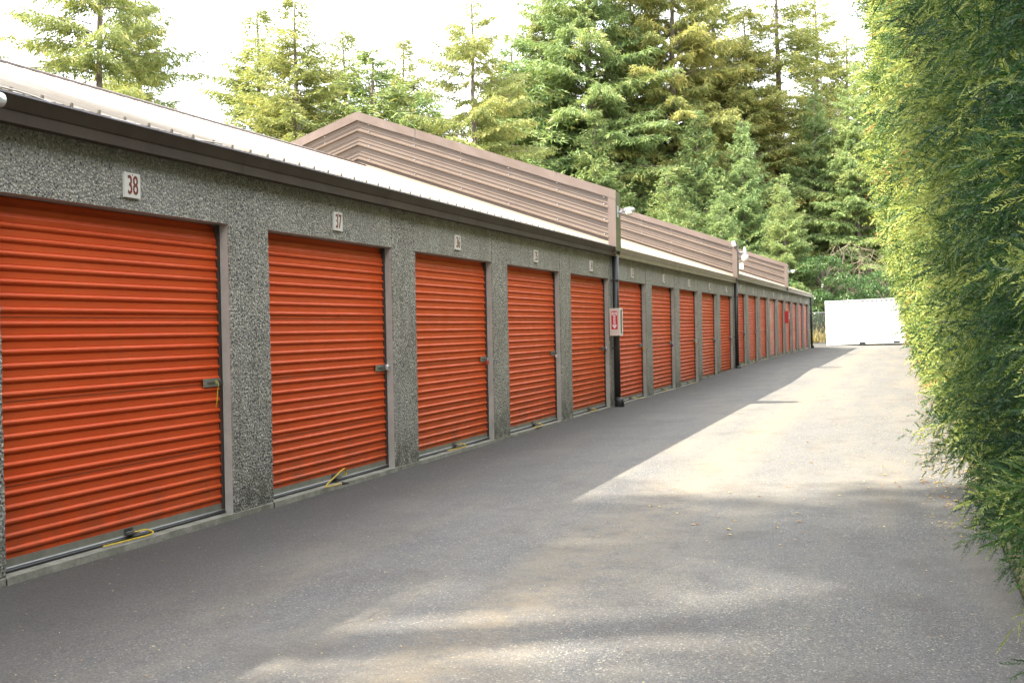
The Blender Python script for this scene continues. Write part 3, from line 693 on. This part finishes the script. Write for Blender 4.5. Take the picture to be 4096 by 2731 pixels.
# ------------------------------------------------------------------ foliage generators
rng = np.random.default_rng(7)
def cards(P0, D, Ln, Wd, rng, kink=0.0):
    """diamond leaf cards: root P0 (n,3), direction D (n,3) unit, length, width. returns V,F(quads)"""
    n = len(P0); r = rng.normal(size=(n, 3)); s = np.cross(D, r); s /= np.linalg.norm(s, axis=1)[:, None]+1e-9
    Ln = np.asarray(Ln).reshape(-1, 1); Wd = np.asarray(Wd).reshape(-1, 1)
    V = np.stack([P0, P0+D*Ln*.45+s*Wd*.5, P0+D*Ln, P0+D*Ln*.45-s*Wd*.5], 1).reshape(-1, 3)
    return V, np.arange(4*n).reshape(n, 4)
def unit(v): return v/(np.linalg.norm(v, axis=1)[:, None]+1e-9)
def conifer(seed, H, Rm, base, spacing, nb, droop, dens, card=(.30, .055), taper=.85, gap=.0, lean=0):
    rg = np.random.default_rng(seed); rootp = []; rootd = []; tint = []; tb = MB()
    zs = base; tw = MB()
    def tx(z): return lean*(z/H)**2
    nseg = 16; rad0 = H*.0105
    tb.tube([(tx(H*i/nseg)+.04*math.sin(i*1.3), .04*math.cos(i*1.7), H*i/nseg) for i in range(nseg+1)], [rad0*(1-i/nseg)**.8+.015 for i in range(nseg+1)], 9)
    while zs < H*.995:
        f = (zs-base)/(H-base); Lr = Rm*((1-f)**taper)*(.55+.45*min(1, f*6+.3))
        for k in range(nb if f < .85 else max(3, nb-1)):
            if rg.random() < gap: continue
            az = rg.uniform(0, 2*math.pi); Lb = Lr*rg.uniform(.62, 1.18)+.15; z0 = zs+rg.uniform(-.3, .3)
            ct_ = rg.random(); n = max(4, int(Lb/.20)); t = np.linspace(0.08, 1, n)
            up_ = .18+.35*f; zz = z0+Lb*(up_*t-droop*(1-f*.7)*t**2*1.1+.12*t**4)
            out = np.array([math.cos(az), math.sin(az)]); 
            bend = rg.normal()*.12
            px = tx(z0)+Lb*t*out[0]-bend*Lb*t*t*out[1]; py = Lb*t*out[1]+bend*Lb*t*t*out[0]
            pts = np.stack([px, py, zz], 1)
            tw.tube([tuple(p) for p in pts[::3]]+[tuple(pts[-1])], [max(.008, .035*Lb/4*(1-i/(len(pts[::3])+1))) for i in range(len(pts[::3])+1)], 4, cap=False)
            side = np.array([-out[1], out[0], 0.])
            for i in range(n):
                if t[i] < .22 and rg.random() < .75: continue
                wl = Lb*(.34*(1-t[i])+.07)*rg.uniform(.6, 1.25)+.12
                for sg in (-1, 1):
                    if rg.random() > dens: continue
                    d = unit(np.array([out[0]*.55+side[0]*sg, out[1]*.55+side[1]*sg, -droop*rg.uniform(.2, 1.0)-.05])[None])[0]
                    m_ = max(3, int(wl/.065)); s_ = np.linspace(.1, 1, m_)
                    pp = pts[i]+d*(wl*s_)[:, None]; pp[:, 2] -= .35*droop*wl*s_**2
                    dd = unit(d[None]*.8+rg.normal(size=(m_, 3))*.38+np.array([0, 0, -.7*droop]))
                    rootp.append(pp); rootd.append(dd); tint.append(np.clip(.38+.28*(ct_-.5)+rg.normal(size=m_)*.13+.25*(s_>.8)*rg.random(), 0, 1))
                    rootp.append(pp); rootd.append(unit(d[None]*.6+rg.normal(size=(m_, 3))*.55+np.array([0, 0, -.9*droop]))); tint.append(tint[-1])
        zs += spacing*rg.uniform(.75, 1.25)*(1-.35*f)
    P0 = np.concatenate(rootp); D = np.concatenate(rootd); T = np.concatenate(tint); n = len(P0)
    V, F = cards(P0, D, card[0]*rg.uniform(.6, 1.3, n), card[1]*rg.uniform(.7, 1.3, n), rg)
    return dict(V=V, F=F, T=np.repeat(T, 4), trunk=tb, twig=tw, n=n, H=H)
BUILT = {}
def conifer_meshes(key, mt, **kw):
    c = conifer(**kw); cm = npmesh('crown', c['V'], c['F'], M[mt], c['T'])
    BUILT[key] = (cm, c['trunk'].mesh('trunk', M['bark'], smooth=True), c['twig'].mesh('limbs', M['twig']), c['H']); print('conifer', key, c['n'])
conifer_meshes('sparse', 'fir_needles', seed=3, H=26, Rm=6.6, base=8, spacing=.95, nb=5, droop=.42, dens=.85, gap=.05, taper=.75)
conifer_meshes('narrow', 'fir_needles', seed=11, H=24, Rm=5.4, base=5, spacing=.55, nb=6, droop=.34, dens=.9, taper=.85)
conifer_meshes('full', 'fir_needles', seed=21, H=34, Rm=7.4, base=6, spacing=.85, nb=6, droop=.42, dens=.8, taper=.7, card=(.36, .062))
conifer_meshes('spruce', 'spruce_needles', seed=31, H=30, Rm=7.6, base=3, spacing=.72, nb=6, droop=.45, dens=.85, taper=.75, card=(.34, .062))
conifer_meshes('young', 'spruce_needles', seed=41, H=16, Rm=4.9, base=1.5, spacing=.46, nb=6, droop=.28, dens=.85, taper=.85, card=(.28, .055))
conifer_meshes('thin', 'fir_needles', seed=51, H=32, Rm=5.0, base=6, spacing=.8, nb=5, droop=.42, dens=.85, gap=.08, taper=.55)
conifer_meshes('highcrown', 'spruce_needles', seed=61, H=42, Rm=3.6, base=25.5, spacing=.95, nb=6, droop=.15, dens=.85, taper=.4, gap=.22, card=(.36, .09))
def place(px, dist, apex, key, label, rz=0.0, rs=1.0, name='conifer_tree', group='tall conifers behind the storage building', x=None, y=None, H=None):
    if x is None:
        a = math.atan((px-1176)/2891.8)-YAW; x = CAM.x+dist*math.sin(a); y = CAM.y+dist*math.cos(a)
        hy = 739+.019*(2092-px); dep = dist*math.cos(math.atan((px-1176)/2891.8)); H = 1.5+dep*(hy-apex)/2891.8
    cm, tm, wm, h0 = BUILT[key]; k = H/h0
    o = empty(name, (x, y, gz(x, y)-.05), label, 'tree', group, rz=rz); o.scale = (k*rs, k*rs, k)
    link('crown', cm, o); link('trunk', tm, o); link('limbs', wm, o); return o
T_ = [
 (-190, 62, -250, 'sparse', 'conifer off the left edge whose branch tips reach into the picture', 1.0, 1.0),
 (243, 62, -330, 'sparse', 'sparse fir with a pale bare trunk nearest the left edge above the roof', .3, 1.0),
 (330, 70, -60, 'narrow', 'denser fir standing behind the pale trunked fir at the left', 2.0, 1.1),
 (607, 80, 22, 'narrow', 'pointed dark fir standing just left of the tallest tip above the first parapet', 4.2, 1.5),
 (692, 74, -8, 'narrow', 'tall pointed fir rising behind the left slope of the first parapet', 1.2, 1.4),
 (803, 82, 72, 'narrow', 'pointed fir directly above the peak of the first parapet', 3.3, 1.4),
 (868, 80, 118, 'young', 'shorter bushy fir right of the parapet peak', .5, 1.5),
 (938, 86, 88, 'narrow', 'fir with an upswept tip before the wide sky gap', 5.3, 1.3),
 (1098, 78, -60, 'sparse', 'open fir with pale trunk and gappy top in the middle of the sky', 2.6, 1.0),
 (1190, 96, 95, 'young', 'low full conifer between the open fir and the big blue green one', 2.2, 1.4),
 (1262, 100, -60, 'full', 'broad conifer left of the big dense tree behind the first parapet', 1.9, 1.0),
 (1362, 99, -320, 'spruce', 'big blue green conifer with a dense crown over the first parapet end', 4.0, 1.05),
 (1462, 104, -120, 'full', 'full conifer between the blue green one and the brown trunked fir', .9, 1.0),
 (1556, 100, -330, 'full', 'tall fir with a long brown trunk showing above the second parapet', 5.0, .9),
 (1650, 108, -160, 'full', 'olive green fir right of the brown trunked fir', 2.9, .95),
 (1722, 104, 20, 'narrow', 'slim fir whose top stands near the right hand sky gap', 3.9, 1.2),
 (1797, 106, -90, 'thin', 'thin fir with dark straight trunk left of the right hand sky gap', .2, 1.5),
 (1886, 114, -30, 'thin', 'gaunt see through fir standing alone in the right hand sky gap', 2.4, 1.3),
 (1955, 118, 75, 'thin', 'small gaunt fir top close beside the hedge', 4.4, 1.5),
 (1975, 101, 150, 'spruce', 'dense grey green spruce with drooping boughs behind the container', 1.4, 1.0),
 (1880, 103, 215, 'spruce', 'lower grey green spruce left of the drooping spruce', 3.4, .95),
 (1375, 93, 262, 'young', 'young light green conifer behind the first parapet end', .7, 1.0),
 (1478, 96, 330, 'young', 'young conifer between first and second parapet tops', 2.0, 1.0),
 (1608, 95, 258, 'young', 'pale blue green young conifer above the second parapet', 3.1, .9),
 (1714, 95, 282, 'young', 'young conifer with a bright tip right of the pale blue green one', 4.1, .9),
 (1660, 90, 432, 'young', 'small low conifer just over the second parapet', 5.1, 1.0),
 (1806, 91, 405, 'young', 'small bright conifer above the third parapet', 1.7, .9),
 (1540, 90, 400, 'young', 'small conifer behind the left part of the second parapet', 2.7, 1.1),
 (1245, 92, 330, 'young', 'small conifer just above the middle of the first parapet', 3.7, 1.2),
 (990, 84, 215, 'young', 'short conifer right of the first parapet peak in front of the sky gap', 4.7, 1.5),
]
for px, d, ap, key, lb, rz, rs in T_: place(px, d, ap, key, lb, rz, rs)
# trees left of and behind the viewer, they throw the shade in the foreground
for i, (x, y, H, key, rz) in enumerate([(-13.4, -8, 42, 'highcrown', 2.2), (-13.8, -5, 41.5, 'highcrown', 3.0), (-13.3, -2, 42, 'highcrown', 4.0), (-13.7, .4, 41, 'highcrown', .4), (-21.5, -9.5, 37.5, 'thin', 5.0), (-21, -2.6, 35.5, 'sparse', 1.0)]):
    place(0, 0, 0, key, 'tall conifer behind the building outside the left of the picture', rz, 1.0, x=x, y=y, H=H, group='conifers outside the picture that shade the lane')

# broadleaf trees ------------------------------------------------------------------------------
def broadleaf(seed, H, Rm):
    rg = np.random.default_rng(seed); tb = MB(); cl_ = []
    tb.tube([(0, 0, 0), (.1, .05, H*.3), (.0, .2, H*.6), (.2, .1, H*.85)], [.14, .11, .07, .02], 8)
    for k in range(66):
        z = H*rg.uniform(.10, .98); rr = Rm*math.sqrt(max(.05, 1-((z/H-.45)/.6)**2))*rg.uniform(.35, 1.15); a = rg.uniform(0, 6.28)
        c = np.array([rr*math.cos(a), rr*math.sin(a), z]); tb.tube([(0, .1, z*.7), tuple(c*.5+np.array([0, 0, z*.42])), tuple(c)], [.05, .03, .012], 5, cap=False)
        cl_.append((c, rg.uniform(.32, .72)))
    rp, rd, tt = [], [], []
    for c, s in cl_:
        n = int(620*s*s); u = unit(rg.normal(size=(n, 3))); r = s*rg.uniform(.35, 1, n)[:, None]
        rp.append(c+u*r*np.array([1, 1, .7])); rd.append(unit(u*.5+np.array([0, 0, -.7])+rg.normal(size=(n, 3))*.35)); tt.append(np.clip(rg.normal(.4, .2, n)+.2*rg.random(), 0, 1))
    P0, D, T = np.concatenate(rp), np.concatenate(rd), np.concatenate(tt); V, F = cards(P0, D, rg.uniform(.13, .24, len(P0)), rg.uniform(.05, .09, len(P0)), rg)
    BUILT['broad%d' % seed] = (npmesh('crown', V, F, M['broad_leaves'], np.repeat(T, 4)), tb.mesh('trunk', M['bark'], smooth=True), None, H)
broadleaf(1, 9, 3.2); broadleaf(2, 6, 2.6)
def placeb(px, dist, apex, key, label, rz):
    a = math.atan((px-1176)/2891.8)-YAW; x = CAM.x+dist*math.sin(a); y = dist*math.cos(a); hy = 739+.019*(2092-px); H = 1.5+dist*(hy-apex)/2891.8
    cm, tm, wm, h0 = BUILT[key]; k = H/h0; o = empty('broadleaf_tree', (x, y, gz(x, y)), label, 'tree', 'glossy broadleaf trees behind the container', rz=rz); o.scale = (k, k, k)
    link('crown', cm, o); link('trunk', tm, o)
placeb(1842, 92, 572, 'broad1', 'glossy dark green broadleaf tree right of the third parapet', 0)
placeb(1900, 90, 600, 'broad2', 'glossy broadleaf shrub above the left corner of the container', 1.5)
placeb(1770, 96, 590, 'broad1', 'glossy broadleaf tree mostly behind the third parapet', 2.5)
placeb(1958, 95, 640, 'broad2', 'low broadleaf shrub over the middle of the container', 3.4)
placeb(2030, 91, 632, 'broad2', 'bright green broadleaf shrub over the container beside the hedge', 4.4)
placeb(2082, 97, 625, 'broad1', 'broadleaf tree partly hidden behind the hedge', 5.0)
# dead twiggy thicket behind the container
b = MB(); rg = random.Random(5)
for k in range(240):
    a = math.atan((rg.uniform(1905, 2090)-1176)/2891.8)-YAW; d = rg.uniform(94, 99); x = CAM.x+d*math.sin(a); y = d*math.cos(a); z = rg.uniform(2.5, 7.5)
    pts = [Vector((x, y, z))]; dx, dz_ = rg.uniform(-1, 1), rg.uniform(-1.2, .4)
    for j in range(4): dx += rg.uniform(-.4, .4); dz_ += rg.uniform(-.5, .1); pts.append(pts[-1]+Vector((dx*.35, rg.uniform(-.2, .2), dz_*.35)))
    b.tube(pts, [.022, .018, .014, .01, .006], 4, cap=False)
tag(b.build('dead_branches', M['twig']), 'tangle of dry brown hanging branches below the spruce', 'branches', kind='stuff')
# far forest mass filling the gaps
rp, rd, tt = [], [], []
rg = np.random.default_rng(99)
for k in range(26):
    px = rg.uniform(1180, 2120); d = rg.uniform(126, 150); a = math.atan((px-1176)/2891.8)-YAW; x = CAM.x+d*math.sin(a); y = d*math.cos(a); H = rg.uniform(20, 29)-(9 if 1830 < px < 1990 else 0)
    n = 5200; zz = H*(rg.random(n)**.8); rr = 4.2*(1-zz/H)**.7*np.sqrt(rg.random(n)); az = rg.uniform(0, 6.28, n); az += np.sin(zz*3+az*2)*.4
    rp.append(np.stack([x+rr*np.cos(az), y+rr*np.sin(az), zz+np.sin(az*3)*.4], 1)); rd.append(unit(np.stack([np.cos(az), np.sin(az), -.5+rg.normal(size=n)*.3], 1)+rg.normal(size=(n, 3))*.3)); tt.append(rg.random(n)*.5)
P0, D, T = np.concatenate(rp), np.concatenate(rd), np.concatenate(tt); V, F = cards(P0, D, rg.uniform(.35, .8, len(P0)), rg.uniform(.12, .25, len(P0)), rg)
tag(link('far_forest', npmesh('far_forest', V, F, M['fir_needles'], np.repeat(T, 4))), 'dark forest mass behind the nearer conifers', 'forest', kind='stuff')

# weeds near fence ---------------------------------------------------------------------------------
rg = np.random.default_rng(17); n = 16000
x = rg.uniform(-12, 8, n); y = rg.uniform(85.6, 90, n)+0*x; hgt = np.clip(rg.gamma(2, .28, n), .1, 1.9)*(1+.3*np.sin(x*2)); z0 = rg.uniform(0, 1, n)*hgt
P0 = np.stack([x, y, z0*1.0+gz(0, 86)], 1); D = unit(np.stack([rg.normal(size=n)*.35, rg.normal(size=n)*.35, np.ones(n)], 1)); V, F = cards(P0, D, rg.uniform(.2, .5, n), rg.uniform(.02, .06, n), rg)
tag(link('dry_weeds', npmesh('dry_weeds', V, F, M['ground_weeds'], np.repeat(rg.random(n), 4))), 'dry yellow weeds and grass growing along the chain link fence', 'weeds', kind='stuff')

# ------------------------------------------------------------------ hedge
def hnoise(y, z, s=0):
    return (.16*np.sin(y*1.9+1.3*np.sin(z*1.1+s))*np.sin(z*1.7+y*.6)+.11*np.sin(y*3.7+z*2.1+2)+.09*np.sin(z*4.3-y*2.9+.5)+.06*np.sin(y*7.7+z*6.1))
def hsurf(y, z):
    a = np.where(y < 9, .42, .42+(.57)*np.clip((y-9)/13, 0, 1)**1.2); a = a-np.clip((y-45)/25, 0, 1)*.35
    base = 6.17-.42*np.clip((y-50)/25, 0, 1)
    t = np.clip(z/5.2, 0, 1); s = t*t*(3-2*t)
    foot = .28*np.clip(1-z/.55, 0, 1)**1.5
    return base-a*s+foot+hnoise(y, z)*np.clip(.75+y/60, .7, 1.2)
def frond_field(y0, y1, zmax, per_m2, nf, ns, psize, fsize, rg, wd, lf=.33):
    """plumes (branch sprays) carrying nf fronds, each frond with ns pairs of scale leaflets"""
    n = int((y1-y0)*zmax*per_m2*2.0); y = rg.uniform(y0, y1, n); z = rg.uniform(.1, zmax, n)
    cl = np.sin(y*4.1+1.7*np.sin(z*2.3))*np.sin(z*4.7+1.3*np.sin(y*2.9+1))+.5*np.sin(y*9.3+z*5)*np.sin(z*8.7-y*3)
    k_ = rg.random(n) < np.clip(.50+.75*cl, .04, 1); y, z, cl = y[k_], z[k_], cl[k_]; n = len(y)
    depth = rg.random(n)**1.3*.30-.10*cl; e = .03
    nx = -np.ones(n); ny = (hsurf(y+e, z)-hsurf(y-e, z))/(2*e); nz_ = (hsurf(y, z+e)-hsurf(y, z-e))/(2*e); nrm = unit(np.stack([nx, ny, nz_], 1))
    root = np.stack([hsurf(y, z)+depth, y, z], 1)
    NV = np.array([.1, -.8, .55])+rg.normal(size=(n, 3))*.5
    ax = unit(nrm*.85+np.array([0, -.25, .22])+rg.normal(size=(n, 3))*np.array([.2, .36, .26]))
    PL = psize*rg.uniform(.55, 1.3, n); ps = unit(np.cross(ax, NV))
    ct = np.clip(.40+.20*np.sin(y*1.3+z*2.3)+rg.normal(size=n)*.16-depth*.4+.16*(y > 10)-.12*(y < 8), 0, .9); ct = np.where(rg.random(n) < .010*(1+3*(z < 1.2))*(y > 14), 1.3, ct)  # sun and shade put into the tint: lighter far stretch, darker near one
    rp, rd, rl, tt = [], [], [], []
    for k in range(nf):
        s = (k+.4)/nf; fr = root+ax*(PL*s)[:, None]; fr[:, 2] -= .32*PL*s*s
        tang = ax.copy(); tang[:, 2] -= .6*s; sg = (-1, 1)[k % 2] if k < nf-1 else 0
        fd = unit(tang*.8+ps*(sg*.75)+rg.normal(size=(n, 3))*.22); FL = fsize*rg.uniform(.7, 1.3, n)*(1-.35*s)
        side = unit(np.cross(fd, NV+rg.normal(size=(n, 3))*.25)); ctk = ct+.12*s+rg.normal(size=n)*.05
        for j in range(ns):
            q = (j+.5)/ns; pj = fr+fd*(FL*q)[:, None]; pj[:, 2] -= .2*FL*q*q
            for g in ((-1, 1) if j < ns-1 else (0,)):
                rp.append(pj); rd.append(unit(fd*.85+side*(g*.62)+rg.normal(size=(n, 3))*.14)); rl.append(FL*(lf*(1-.55*q)) if g else FL*.2); tt.append(ctk+.15*q)
        rp.append(fr); rd.append(fd); rl.append(FL*.95); tt.append(ctk-.08)
    P0, D, Ln, T = np.concatenate(rp), np.concatenate(rd), np.concatenate(rl), np.concatenate(tt)
    T = np.where(T > 1.1, 1.0, np.clip(T, 0, .9)); V, F = cards(P0, D, Ln, wd*rg.uniform(.7, 1.25, len(P0)), rg); return V, F, np.repeat(T, 4)
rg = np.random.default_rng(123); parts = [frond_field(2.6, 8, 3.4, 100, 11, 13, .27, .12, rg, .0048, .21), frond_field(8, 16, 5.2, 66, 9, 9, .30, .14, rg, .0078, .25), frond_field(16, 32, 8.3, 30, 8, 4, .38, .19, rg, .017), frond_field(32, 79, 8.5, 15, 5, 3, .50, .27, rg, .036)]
# a few long shoots poking out
n = 260; y = np.concatenate([rg.uniform(3.5, 16, 200), rg.uniform(16, 40, 60)]); z = np.concatenate([rg.uniform(.2, 3.4, 200), rg.uniform(.5, 7, 60)]); 
rp, rd, rl, tt = [], [], [], []
for i in range(n):
    p = np.array([float(hsurf(y[i], z[i]))+.05, y[i], z[i]]); d = unit(np.array([[-.9, rg.normal()*.5-.2, rg.uniform(-.1, .8)]]))[0]; Ls = rg.uniform(.22, .42); m_ = 40
    for j in range(m_):
        s = j/m_; q_ = p+d*Ls*s+np.array([0, 0, -.3*Ls*s*s]); sd_ = unit((np.cross(d, [0, 0, 1.])*(1 if j % 2 else -1)*.7+d*.8+rg.normal(size=3)*.2)[None])[0]
        rp.append(q_); rd.append(sd_); rl.append(Ls*(.20*(1-.6*s))); tt.append(.40+.3*rg.random())
P0, D, Ln, T = np.array(rp), np.array(rd), np.array(rl), np.array(tt); V, F = cards(P0, D, Ln, .006, rg); parts.append((V, F, np.repeat(T, 4)))
off = 0; Vs, Fs, Ts = [], [], []
for V, F, T in parts: Vs.append(V); Fs.append(F+off); Ts.append(T); off += len(V)
print('hedge cards', off//4)
hg = empty('hedge', (6.6, 30, 0), 'tall feathery green cypress hedge running along the right side of the lane', 'hedge')
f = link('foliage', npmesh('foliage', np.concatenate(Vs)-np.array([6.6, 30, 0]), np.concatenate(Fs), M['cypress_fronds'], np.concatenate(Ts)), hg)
# dense shaded interior of the hedge
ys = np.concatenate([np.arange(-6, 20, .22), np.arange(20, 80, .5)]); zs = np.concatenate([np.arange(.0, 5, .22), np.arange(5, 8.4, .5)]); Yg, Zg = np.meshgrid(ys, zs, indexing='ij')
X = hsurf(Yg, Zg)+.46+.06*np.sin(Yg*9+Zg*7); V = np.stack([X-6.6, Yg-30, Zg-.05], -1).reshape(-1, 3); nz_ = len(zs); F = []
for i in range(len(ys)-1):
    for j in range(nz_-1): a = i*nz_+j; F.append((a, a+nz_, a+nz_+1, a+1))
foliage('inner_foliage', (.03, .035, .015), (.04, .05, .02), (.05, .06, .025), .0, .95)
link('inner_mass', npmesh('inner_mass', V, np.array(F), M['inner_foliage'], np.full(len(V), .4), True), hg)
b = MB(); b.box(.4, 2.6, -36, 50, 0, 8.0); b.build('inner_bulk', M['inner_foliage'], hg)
b = MB(); rgp = random.Random(8)
for k in range(50):
    y = 4+k*1.5; x = 6.1 if y < 50 else 5.75; b.tube([(x-6.6+.25, y-30, -.1), (x-6.6+.2+rgp.uniform(-.1, .1), y-30+.1, .7), (x-6.6-.0, y-30+rgp.uniform(-.3, .3), 1.8), (x-6.6+.1, y-30, 3)], [.09, .07, .05, .03], 7)
b.build('stem', M['bark_red'], hg, smooth=True)

# ------------------------------------------------------------------ litter
def litter(name, n, xr, yr, sz, mt, label, seed, bias=1.0, col=None):
    rg = np.random.default_rng(seed); x = xr[0]+(xr[1]-xr[0])*rg.random(n)**bias; y = rg.uniform(*yr, n)
    z = np.array([gz(a, b_) for a, b_ in zip(x, y)])+.006; s = rg.uniform(*sz, n); a = rg.uniform(0, 6.28, n); cu = rg.uniform(.0, .35, n)*s; w_ = s*rg.uniform(.3, .7, n)
    c, s_ = np.cos(a), np.sin(a); V = []
    for (u, v, h) in ((-1, 0, .0), (-.2, -1, 1), (1, 0, .1), (-.2, 1, 1)): V.append(np.stack([x+u*s*c-v*w_*s_, y+u*s*s_+v*w_*c, z+h*cu+.001], 1))
    V = np.stack(V, 1).reshape(-1, 3); F = np.arange(4*n).reshape(n, 4)
    return tag(link(name, npmesh(name, V, F, mt, np.repeat(rg.random(n), 4))), label, 'leaf litter', kind='stuff')
foliage('fallen_leaf', (.30, .10, .035), (.52, .34, .12), (.62, .50, .22), .2, .7)
litter('fallen_leaves', 800, (6.0, 3.2), (9, 60), (.011, .030), M['fallen_leaf'], 'scattered yellow and brown leaves on the sunlit asphalt beside the hedge', 1, 1.8)
litter('leaf_litter', 2600, (6.4, 5.55), (10, 45), (.012, .03), M['fallen_leaf'], 'drift of orange brown litter under the foot of the hedge', 2, 1.0)
litter('small_debris', 2600, (.1, 5.8), (3.5, 32), (.004, .011), M['fallen_leaf'], 'tiny crumbs of dry debris over the dark asphalt', 3, 1.0)
